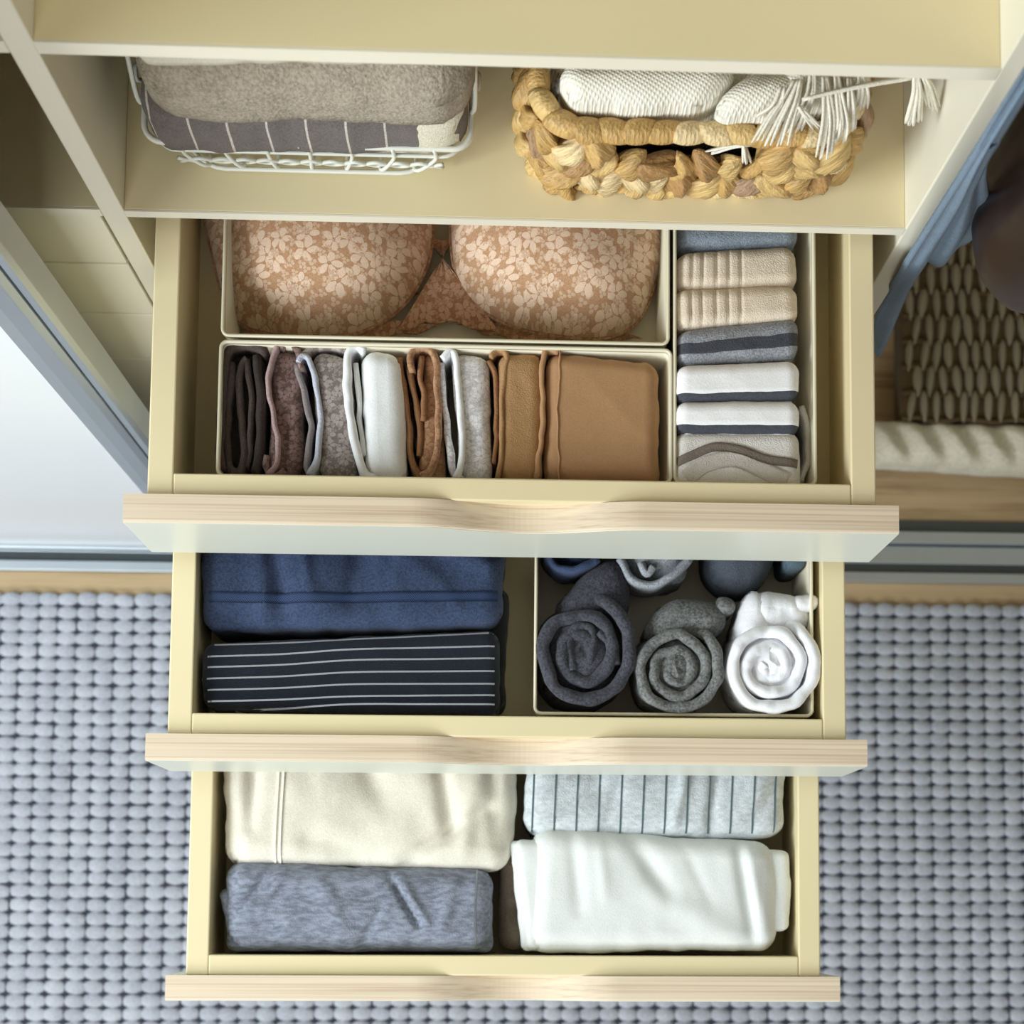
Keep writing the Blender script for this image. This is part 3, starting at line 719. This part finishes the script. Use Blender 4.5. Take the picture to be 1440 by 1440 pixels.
sb = slab('body', pxc(zt3, (742, 1174), (1106, 1180), (1108, 1020), (736, 1020)), zt3, f3+.003, m_str, ss, r=.016, nu=60, nv=32, wr=.0052, ws=(18, 10), seed=17, warp=.005, disp=creases([(.02, .02, .28, .45, .014, -.004), (.55, .0, .62, .7, .02, .005), (.7, .02, .74, .8, .02, -.005), (.85, .1, .98, .5, .03, -.006), (.3, .1, .4, .8, .02, -.003)]))
for k in range(12):
    x = 748+k*31
    if x < 1092: drape('stripe', sb, pxp(zt3, (x, 1172), (x+1, 1140), (x+3, 1090), (x+5, 1040)), 2.2*PX3, m_dline, ss, .0006, 36, 1)
wt = empty('folded_shirt', P(920, 1255, f3+.003), 'off white folded shirt at the front right of the lowest drawer', 'shirt')
slab('body', pxc(zt3+.006, (742, 1340), (1098, 1338), (1092, 1184), (750, 1162)), zt3+.006, f3+.003, m_wj, wt, r=.018, nu=64, nv=36, wr=.0046, ws=(12, 6), seed=21, warp=.003, disp=creases([(.4, .95, .56, .5, .04, -.005), (.16, .95, .2, .35, .03, -.003), (.27, .9, .3, .45, .02, .0015), (.62, .9, .72, .45, .025, -.0015), (.84, .95, .9, .1, .028, -.005), (.88, .9, .93, .15, .024, .003), (.5, .5, .8, .15, .05, .003)]))
slab('layer', pxc(zt3-.002, (742, 1334), (1112, 1310), (1108, 1196), (724, 1180)), zt3-.001, f3+.004, m_wj, wt, r=.007, nu=40, nv=24, wr=.002, ws=(20, 20), seed=23, warp=.004)
slab('layer', pxc(zt3-.006, (734, 1338), (800, 1338), (800, 1182), (716, 1180)), zt3-.008, f3+.004, m_wj, wt, r=.006, nu=20, nv=24, wr=.002, ws=(20, 20), seed=24)
tp = slab('folded_taupe_top', pxc(zt3-.03, (700, 1336), (742, 1336), (742, 1200), (704, 1200)), zt3-.028, f3+.003, m_tp, None, r=.014, nu=12, nv=28, wr=.005, ws=(40, 30), seed=31)
tag(tp, 'taupe folded garment wedged between the grey and off white shirts', 'clothing')

# ================================================================== wire basket of towels on the shelf
bx0, bx1, by0, by1 = -0.2715, -0.0270, 0.5690, 0.850; bz = ZS+0.0015
wbk = empty('wire_basket', ((bx0+bx1)/2, 0.70, ZS), 'white wire basket full of folded towels on the shelf', 'basket')
def rloop(inset, z, r=.014, sag=0):
    return [(x, y, z) for x, y in rrect(bx0+inset, bx1-inset, by0+(.0015 if z > 1.1 else -.003), by1-inset*.45, r, 6)]
def wire(pts, r=.0019, name='wire'): return tube(name, pts, r, m_wire, wbk, 6)
l = rloop(0, 1.124); wire(l+[l[0]], .0026, 'rim_wire')
l = rloop(.008, 1.109); wire(l+[l[0]], .0018)
l = rloop(.026, bz+.003, .03); wire(l+[l[0]], .0020)
for k in range(7):
    t = (k+.5)/7; xa, xb = bx0+.012+(bx1-bx0-.024)*t, bx0+.03+(bx1-bx0-.06)*t
    wire(catmull([(xa, by0, 1.125), (xa, by0, 1.105), (xb, by0-.003, bz+.009), (xb, by0+.02, bz+.003), (xb, (by0+by1)/2, bz+.003), (xb, by1-.03, bz+.003), (xb, by1-.009, bz+.008), (xa, by1, 1.125)], 5), .0016)
for ph in (0, 1):        # wavy front wires twisted round the uprights
    wire(catmull([(bx0+.022+(bx1-bx0-.044)*i/12, by0-.002+.003*(i % 2 == ph), 1.100+(-.012 if i % 2 == ph else .002)) for i in range(13)], 6), .0016)
for xs, sg in ((bx0, -1), (bx1, 1)):   # side loops
    wire(catmull([(xs, by0+.03, 1.124), (xs+sg*.003, by0+.032, 1.15), (xs+sg*.002, by0+.075, 1.24), (xs, by0+.13, 1.25), (xs, by0+.2, 1.124)], 6), .0021, 'handle_wire')
    wire(catmull([(xs, by0+.05, 1.124), (xs+sg*.005, by0+.046, 1.132), (xs+sg*.005, by0+.056, 1.136), (xs, by0+.06, 1.126)], 5), .0018)
GRID = srgb(214, 206, 196)
m_chk = fabric('grey_check_towel', srgb(116, 108, 104), .14, uvstripes=[(0, .025+.1205*k, .007, GRID) for k in range(7)] + [(0, .912, .125, srgb(230, 224, 200))])
m_bei = fabric('beige_grey_towel', srgb(172, 160, 142), .16, weave=420, fine=380, bump=.9)
m_wtw = fabric('white_towel', srgb(232, 226, 208), .04, bump=.5)
def tw(name, label, pf, z, zbm, yb, mat, r, seed, wr=.002, lay=0, ws=(14, 14), zf=None):
    zf = zf or z; a, b = P(pf[0], pf[1], zf), P(pf[2], pf[3], zf)
    o = slab(name, [(a.x, a.y), (b.x, b.y), (b.x, yb), (a.x, yb)], z, zbm, mat, None, r=r, nu=50, nv=30, wr=wr, ws=ws, seed=seed, layers=lay, warp=.003)
    return tag(o, label, 'towel', 'towels in the wire basket')
tw('folded_towel', 'beige folded towel at the bottom of the wire basket', (256, 196, 616, 200), bz+.034, bz+.005, .80, m_wtw, .012, 2, .001)
tw('folded_towel', 'dark grey folded towel with thin white checks and a cream patch', (211, 207, 656, 209), 1.180, bz+.036, .82, m_chk, .022, 3, .0014, zf=1.124)
tw('folded_towel', 'thick beige grey folded towel above the checked one', (199, 164, 668, 176), 1.246, 1.181, .83, m_bei, .034, 5, .003, zf=1.182)
tw('folded_towel', 'white folded towel at the top of the basket stack', (190, 88, 640, 90), 1.278, 1.247, .82, m_wtw, .014, 8, .002, zf=1.248)

# ================================================================== braided water-hyacinth basket
straw = [(212, 178, 116), (194, 156, 94), (226, 200, 150), (174, 134, 84), (204, 166, 104), (168, 136, 104)]
m_straw = []
for i, c in enumerate(straw):
    m = NT('hyacinth_straw_%d' % i); v = m.coord(scale=(420, 420, 30)); n = m.noise(v, 1.0, 3); n2 = m.noise(m.coord(), 60, 2)
    m.col(m.ramp(m.math('ADD', m.math('MULTIPLY', n, .65), m.math('MULTIPLY', n2, .35)), [(.3, dk(srgb(*c), .62)), (.5, srgb(*c)), (.7, dk(srgb(*c), 1.25))]))
    m.rough(.46, .45); m.bump(n, .9, .002); m_straw.append(m.m)
m_inner = plain('basket_inner_dark', srgb(92, 62, 32), .8, var=.2, vs=40)
def knot_mesh(seed, L=.021, Wd=.0100, Th=.0085, fan=False):
    V, F = [], []; R_, S = 9, 24
    for i in range(R_):
        t = -1+2*i/(R_-1)
        if fan: w_ = (.52-.52*t)*(1.0 if t > -.8 else .86)+.14
        else: w_ = (max(.0, 1-abs(t)**2.2))**.6*(1-.30*t)+.10
        for k in range(S):
            a = 2*math.pi*k/S; rr_ = 1+.16*math.cos(4*a+1.4*t+seed)+.10*math.cos(9*a+.8*t-seed)
            x = math.cos(a)*Wd*w_*rr_; y = math.sin(a)*Th*(w_ if not fan else .35+.5*w_)*rr_ + .003*(1-t*t)
            x += .004*math.sin(t*2.0+seed)
            V.append((x, -y, t*L+(.0035*math.sin(a*3+seed) if fan and i == 0 else 0)))
    for i in range(R_-1):
        for k in range(S): F.append((i*S+k, i*S+(k+1) % S, (i+1)*S+(k+1) % S, (i+1)*S+k))
    F += [tuple(range(S))[::-1], tuple((R_-1)*S+k for k in range(S))]
    return V, F
def wrap_mesh(seed, L=.0112, R0=.0092):
    V, F = [], []; R_, S = 7, 14
    for i in range(R_):
        t = -1+2*i/(R_-1); rr_ = R0*(1-.22*t*t)*(1-.06*t)
        for k in range(S):
            a = 2*math.pi*k/S; sl = .0035*math.cos(a+seed)
            V.append((t*L+sl, math.cos(a)*rr_*(1+.05*math.cos(3*a+seed)), math.sin(a)*rr_))
    for i in range(R_-1):
        for k in range(S): F.append((i*S+k, i*S+(k+1) % S, (i+1)*S+(k+1) % S, (i+1)*S+k))
    F += [tuple(range(S))[::-1], tuple((R_-1)*S+k for k in range(S))]
    return V, F
def meshes(fn, seeds, mats):
    out = []
    for s in seeds:
        for m in mats:
            V, F = fn(s); me = bpy.data.meshes.new('strand'); me.from_pydata(V, [], F); me.materials.append(m)
            me.polygons.foreach_set('use_smooth', [True]*len(me.polygons)); me.update(); out.append(me)
    return out
KM = meshes(knot_mesh, (0.2, 1.7, 3.1), m_straw); FM = meshes(lambda q: knot_mesh(q, .019, .0125, .0085, True), (0.5, 2.2, 4.0), m_straw); WM = meshes(wrap_mesh, (0.0, 2.0), m_straw[:3]+[m_straw[4]])
hb = empty('hyacinth_basket', (.138, .70, ZS), 'braided straw basket with a handle slot, holding a cream blanket', 'basket')
hx0, hx1, hy0, hy1 = .013, .264, .551, .835
RIMZ = 1.190
def perim(inset, r, step):
    pts = [Vector((x, y, 0)) for x, y in rrect(hx0+inset, hx1-inset, hy0+inset, hy1-inset, r, 8)]; pts.append(pts[0])
    L = [0]
    for a, b in zip(pts[:-1], pts[1:]): L.append(L[-1]+(b-a).length)
    n = int(L[-1]/step); out = []; j = 0
    for i in range(n):
        d = L[-1]*i/n
        while L[j+1] < d: j += 1
        t = (d-L[j])/(L[j+1]-L[j]); p = pts[j].lerp(pts[j+1], t); tg = (pts[j+1]-pts[j]).normalized()
        out.append((p, tg))
    return out
def put(me, name, loc, rot, parent, scale=(1, 1, 1)):
    o = bpy.data.objects.new(name, me); sc.collection.objects.link(o); o.parent = parent
    o.location = Vector(loc)-wloc(parent); o.rotation_euler = rot; o.scale = scale; return o
rk = random.Random(11)
# inner wall
lp = [[(x, y, z) for x, y in rrect(hx0+i_, hx1-i_, hy0+i_, hy1-i_, .035, 6)] for i_, z in ((.006, ZS+.001), (.004, 1.148), (.010, 1.148), (.011, ZS+.004))]
V = sum(lp, []); n = len(lp[0]); F = []
for a in range(3):
    for k in range(n): F.append((a*n+k, a*n+(k+1) % n, (a+1)*n+(k+1) % n, (a+1)*n+k))
F += [tuple(range(n))[::-1], tuple(range(3*n, 4*n))]
mk('basket_wall', V, F, m_inner, hb)
for row, (z, inset, step) in enumerate(((ZS+.019, .008, .0170), (ZS+.042, .004, .0175), (ZS+.066, .005, .0185), (ZS+.090, .005, .0190))):
    for i, (p, tg) in enumerate(perim(inset, .034, step)):
        if p.y > hy0+.17: continue
        if row == 3 and p.y < hy0+.02 and .082 < p.x < .190: continue
        yaw = math.atan2(tg.y, tg.x); fan = row == 0 or (row == 2 and i % 3 == 0)
        tiltk = rk.uniform(-.35, .35) if fan else (.85 if (i+row) % 2 else -.65)+rk.uniform(-.25, .25)
        e = Euler((rk.uniform(-.25, .25), tiltk, yaw+rk.uniform(-.15, .15)), 'XYZ'); s = rk.uniform(.85, 1.12)
        put(rk.choice(FM if fan else KM), 'strand', (p.x, p.y, z+rk.uniform(-.003, .003)), e, hb, (s, s, s*.86))
for i, (p, tg) in enumerate(perim(.010, .034, .0185)):
    e = Euler((rk.uniform(-.6, .6), rk.uniform(-.08, .08), math.atan2(tg.y, tg.x)+rk.uniform(-.08, .08)), 'XYZ')
    s = rk.uniform(.92, 1.12); put(rk.choice(WM), 'rim_wrap', (p.x, p.y, RIMZ+rk.uniform(-.001, .001)), e, hb, (1, s, s))

# ================================================================== cream blanket with tassels
m_bl = NT('cream_waffle_knit'); _v = m_bl.coord(rot=(0, 0, .5)); _n = m_bl.noise(m_bl.coord(), 300, 2)
_w1 = m_bl.n('ShaderNodeTexWave'); m_bl.l(_v, _w1.inputs[0]); _w1.inputs['Scale'].default_value = 120; _w1.inputs['Distortion'].default_value = 1.5
_w2 = m_bl.n('ShaderNodeTexWave', bands_direction='Y'); m_bl.l(_v, _w2.inputs[0]); _w2.inputs['Scale'].default_value = 120; _w2.inputs['Distortion'].default_value = 1.5
_h = m_bl.math('MULTIPLY', _w1.outputs['Fac'], _w2.outputs['Fac'])
m_bl.col(m_bl.ramp(m_bl.math('ADD', m_bl.math('MULTIPLY', _h, .5), m_bl.math('MULTIPLY', _n, .5)), [(.15, srgb(228, 222, 204)), (.6, srgb(244, 241, 230))])); m_bl.rough(.95, .1); m_bl.bump(_h, .45, .0018); m_bl = m_bl.m
m_tas = fabric('cream_tassel_yarn', srgb(236, 230, 214), .06)
bk = empty('blanket', (.14, .70, 1.10), 'cream knitted blanket with fringe bulging out of the straw basket', 'blanket')
slab('body', [(.028, .586), (.246, .586), (.246, .82), (.028, .82)], 1.206, 1.10, m_bl, bk, r=.035, nu=60, nv=60, wr=.007, ws=(10, 10), seed=4, disp=lambda u, v: .016*math.exp(-((u-.42)/.3)**2-((v-.45)/.3)**2)-.010*math.exp(-((u-.02)/.12)**2))
slab('fold', pxc(1.22, (786, 138), (1004, 142), (1050, 80), (776, 80)), 1.225, 1.16, m_bl, bk, r=.026, nu=40, nv=26, wr=.003, ws=(14, 14), seed=9, warp=.006)
slab('fold', pxc(1.222, (992, 158), (1120, 152), (1165, 90), (1040, 96)), 1.226, 1.16, m_bl, bk, r=.024, nu=32, nv=26, wr=.005, ws=(20, 20), seed=14, warp=.006)
rt = random.Random(5)
slab('fold', pxc(1.222, (1096, 140), (1224, 140), (1226, 80), (1096, 80)), 1.226, 1.17, m_bl, bk, r=.022, nu=32, nv=26, wr=.006, ws=(24, 24), seed=19, warp=.006)
def tassel(pts, n, spread, r=.0011, z0=1.236, z1=1.212):
    V, F = [], []; m_ = len(pts)
    for k in range(n):
        a = (k/(n-1)-.5)*2 if n > 1 else 0; row = []; j1, j2 = rt.uniform(-1, 1), rt.uniform(-1, 1)
        for i, (x, y) in enumerate(pts):
            t = i/(m_-1); zz = z0+(z1-z0)*t
            off = (a*spread*(.25+.75*t) + j1*3*t)
            row.append(P(x+off, y+j2*4*t+abs(a)*-3*t, zz+.003*math.sin(k*1.7)+.004*math.sin(math.pi*t)))
        tube_geo(catmull(row, 4), r, 5, V, F, lambda q: 1.0 if q < .85 else 1-.6*(q-.85)/.15)
    return mk('tassel', V, F, m_tas, bk)
tassel([(1142, 104), (1140, 130), (1128, 160), (1116, 186)], 9, 14, .0013)
tassel([(1176, 106), (1180, 140), (1184, 176), (1178, 200)], 9, 11, .0012)
tassel([(1210, 106), (1212, 130), (1206, 156)], 9, 12, .0013)
tassel([(1122, 112), (1112, 140), (1098, 170), (1084, 204)], 11, 26, .0012)
tassel([(1160, 108), (1164, 140), (1166, 175), (1160, 222)], 10, 13, .0012)
tassel([(1124, 150), (1136, 165), (1150, 182)], 5, 7)
tassel([(1194, 110), (1198, 150), (1196, 182)], 8, 9, .0011)
tassel([(1186, 96), (1189, 118), (1190, 136)], 7, 7, .0013)
tassel([(1100, 122), (1090, 150), (1068, 168)], 6, 12)
tassel([(1058, 204), (1030, 206), (1000, 214)], 8, 9, .0012, 1.182, 1.168)
tassel([(1046, 202), (1048, 216), (1050, 230)], 4, 5, .0011, 1.182, 1.168)
tassel([(1130, 140), (1180, 128), (1240, 116), (1290, 108)], 8, 9, .0013, 1.240, 1.232)
tassel([(1288, 104), (1290, 130), (1286, 158), (1284, 176)], 11, 13, .0014, 1.236, 1.206)
tassel([(1298, 106), (1306, 124), (1314, 156)], 8, 9, .0013, 1.236, 1.210)

# ================================================================== right bay: woven box, fleece, denim, bag
m_sea = fabric('seagrass_dark', srgb(96, 78, 52), .22); m_seal = NT('seagrass_strand'); _v = m_seal.coord(scale=(220, 30, 220)); _n = m_seal.noise(_v, 1, 3)
m_seal.col(m_seal.ramp(_n, [(.3, srgb(120, 106, 84)), (.7, srgb(196, 184, 162))])); m_seal.rough(.85, .2); m_seal.bump(_n, .5, .002); m_seal = m_seal.m
zw = .085
wbx = empty('woven_box', P(1400, 470, 0.021), 'low dark woven seagrass box on the floor of the right bay', 'box')
a, b = P(1268, 590, zw-.014), P(1268, 300, zw-.014)
box('box_body', a.x, 1.02, a.y, min(b.y, YB-.02), .021, zw-.012, m_sea, wbx, .006)
V, F = knot_mesh(.4, .5, .24, .2)
sm = bpy.data.meshes.new('strand'); sm.from_pydata(V, [], F); sm.materials.append(m_seal); sm.polygons.foreach_set('use_smooth', [True]*len(sm.polygons))
rows = [572, 536, 500, 464, 428, 392, 356, 322]
rq = random.Random(2)
for j, y in enumerate(rows):
    for i in range(14):
        x = 1280+(9 if j % 2 else 0)+i*18.5
        if x > 1530: continue
        p = P(x+rq.uniform(-2, 2), y, zw-.008)
        if p.y > YB-.04: continue
        o = put(sm, 'strand', p, Euler((math.pi/2, rq.uniform(-.15, .15), rq.uniform(-.18, .1)), 'XYZ'), wbx, (.019*rq.uniform(.75, 1.1), .028, .044))
for y in (590, 554, 518, 482, 446, 410, 374):
    p = P(1268, y, zw-.012); tube('cross_weave', catmull([(p.x+.02*i, p.y+.0025*math.sin(i*1.9), zw-.010+.003*math.sin(i*2.6)) for i in range(16)], 3), .0035, m_sea, wbx, 5)
m_fl = fabric('cream_wool', srgb(226, 220, 200), .08, fine=260, weave=300, bump=1.0)
th = slab('folded_throw', pxc(.075, (1205, 646), (1520, 664), (1520, 596), (1205, 588)), .080, .021, m_fl, None, r=.022, nu=90, nv=26, wr=.002, ws=(30, 30), seed=5, disp=lambda u, v: .0075*math.sin((u*40+v*5.5)), warp=.003)
tag(th, 'cream ribbed wool throw in front of the woven seagrass box', 'throw')
m_den = fabric('washed_denim', srgb(116, 134, 152), .10)
dn = empty('hanging_denim_shirt', P(1300, 400, .70), 'washed blue denim garment hanging against the right wardrobe divider', 'clothing')
def sheet(name, rows, mat, parent, th=.005):
    """hanging cloth: rows of points from hem to top"""
    R1 = [catmull([P(x, y, z) for x, y in r], 5) for z, r in rows]; C1 = [catmull([r[k] for r in R1], 6) for k in range(len(R1[0]))]
    nr, nc = len(C1[0]), len(C1); V, F = [], []
    for i in range(nr):
        for k in range(nc):
            q = C1[k][i].copy(); q.y += .0022*math.sin(k*.6+i*.05); V.append(q)
    for i in range(nr-1):
        for k in range(nc-1): a = i*nc+k; F.append((a, a+1, a+nc+1, a+nc))
    o = mk(name, V, F, mat, parent); md = o.modifiers.new('thick', 'SOLIDIFY'); md.thickness = th; md.offset = -1
    return o
sheet('body', [(.70, [(1222, 478), (1230, 496), (1238, 500), (1246, 488)]), (.85, [(1240, 434), (1256, 432), (1270, 424), (1276, 416)]), (1.0, [(1266, 392), (1282, 386), (1300, 376), (1306, 366)]), (1.2, [(1320, 306), (1340, 300), (1352, 290), (1362, 282)]), (1.4, [(1384, 210), (1388, 206), (1392, 203), (1396, 200)]), (1.58, [(1512, 6), (1515, 3), (1518, 0), (1521, -3)])], m_den, dn)
sheet('sleeve', [(.98, [(1292, 366), (1312, 374), (1332, 368), (1352, 348), (1372, 330)]), (1.1, [(1316, 330), (1342, 334), (1362, 318), (1376, 302), (1392, 292)]), (1.25, [(1350, 270), (1364, 270), (1374, 258), (1382, 246), (1388, 238)]), (1.4, [(1388, 208), (1391, 206), (1394, 203), (1397, 200), (1400, 198)])], m_den, dn)
rp = P(1540, -8, 1.58)
tube('clothes_rail', [(XR+DT, rp.y, 1.592), (.6, rp.y, 1.592), (XOR, rp.y, 1.592)], .010, m_alu, ward, 12)
m_lea = plain('dark_brown_leather', srgb(44, 28, 22), .35, var=.25, vs=25)
bg = empty('leather_bag', P(1480, 280, .95), 'dark brown leather bag hanging in the right bay', 'bag')
c = P(1512, 258, 1.16); V, F = [], []; R_, S = 20, 32
for i in range(R_+1):
    ph = -math.pi/2+math.pi*i/R_
    for k in range(S):
        a = 2*math.pi*k/S; ce = lambda q, e: math.copysign(abs(q)**e, q)
        x = .066*ce(math.cos(ph), .75)*ce(math.cos(a), .8); y = .080*ce(math.cos(ph), .75)*ce(math.sin(a), .8); z = .14*ce(math.sin(ph), .8)
        sl = 1+.05*nz(x*30, y*30, z*18)
        V.append((c.x+x*sl, c.y+y*sl+z*.05, c.z+z))
for i in range(R_):
    for k in range(S): F.append((i*S+k, i*S+(k+1) % S, (i+1)*S+(k+1) % S, (i+1)*S+k))
mk('bag_body', V, F, m_lea, bg)
tube('strap', catmull([(c.x-.02, c.y-.03, c.z+.11), (c.x-.01, c.y-.015, c.z+.22), (c.x+.01, rp.y, 1.606), (c.x+.02, c.y+.02, c.z+.22), (c.x+.02, c.y+.03, c.z+.11)], 8), .006, m_lea, bg, 8)
tube('zip_piping', catmull([(c.x-.061, c.y-.01, c.z+.02), (c.x-.045, c.y-.048, c.z-.03), (c.x-.01, c.y-.066, c.z-.06), (c.x+.03, c.y-.06, c.z-.08)], 8), .002, m_lea, bg, 6)
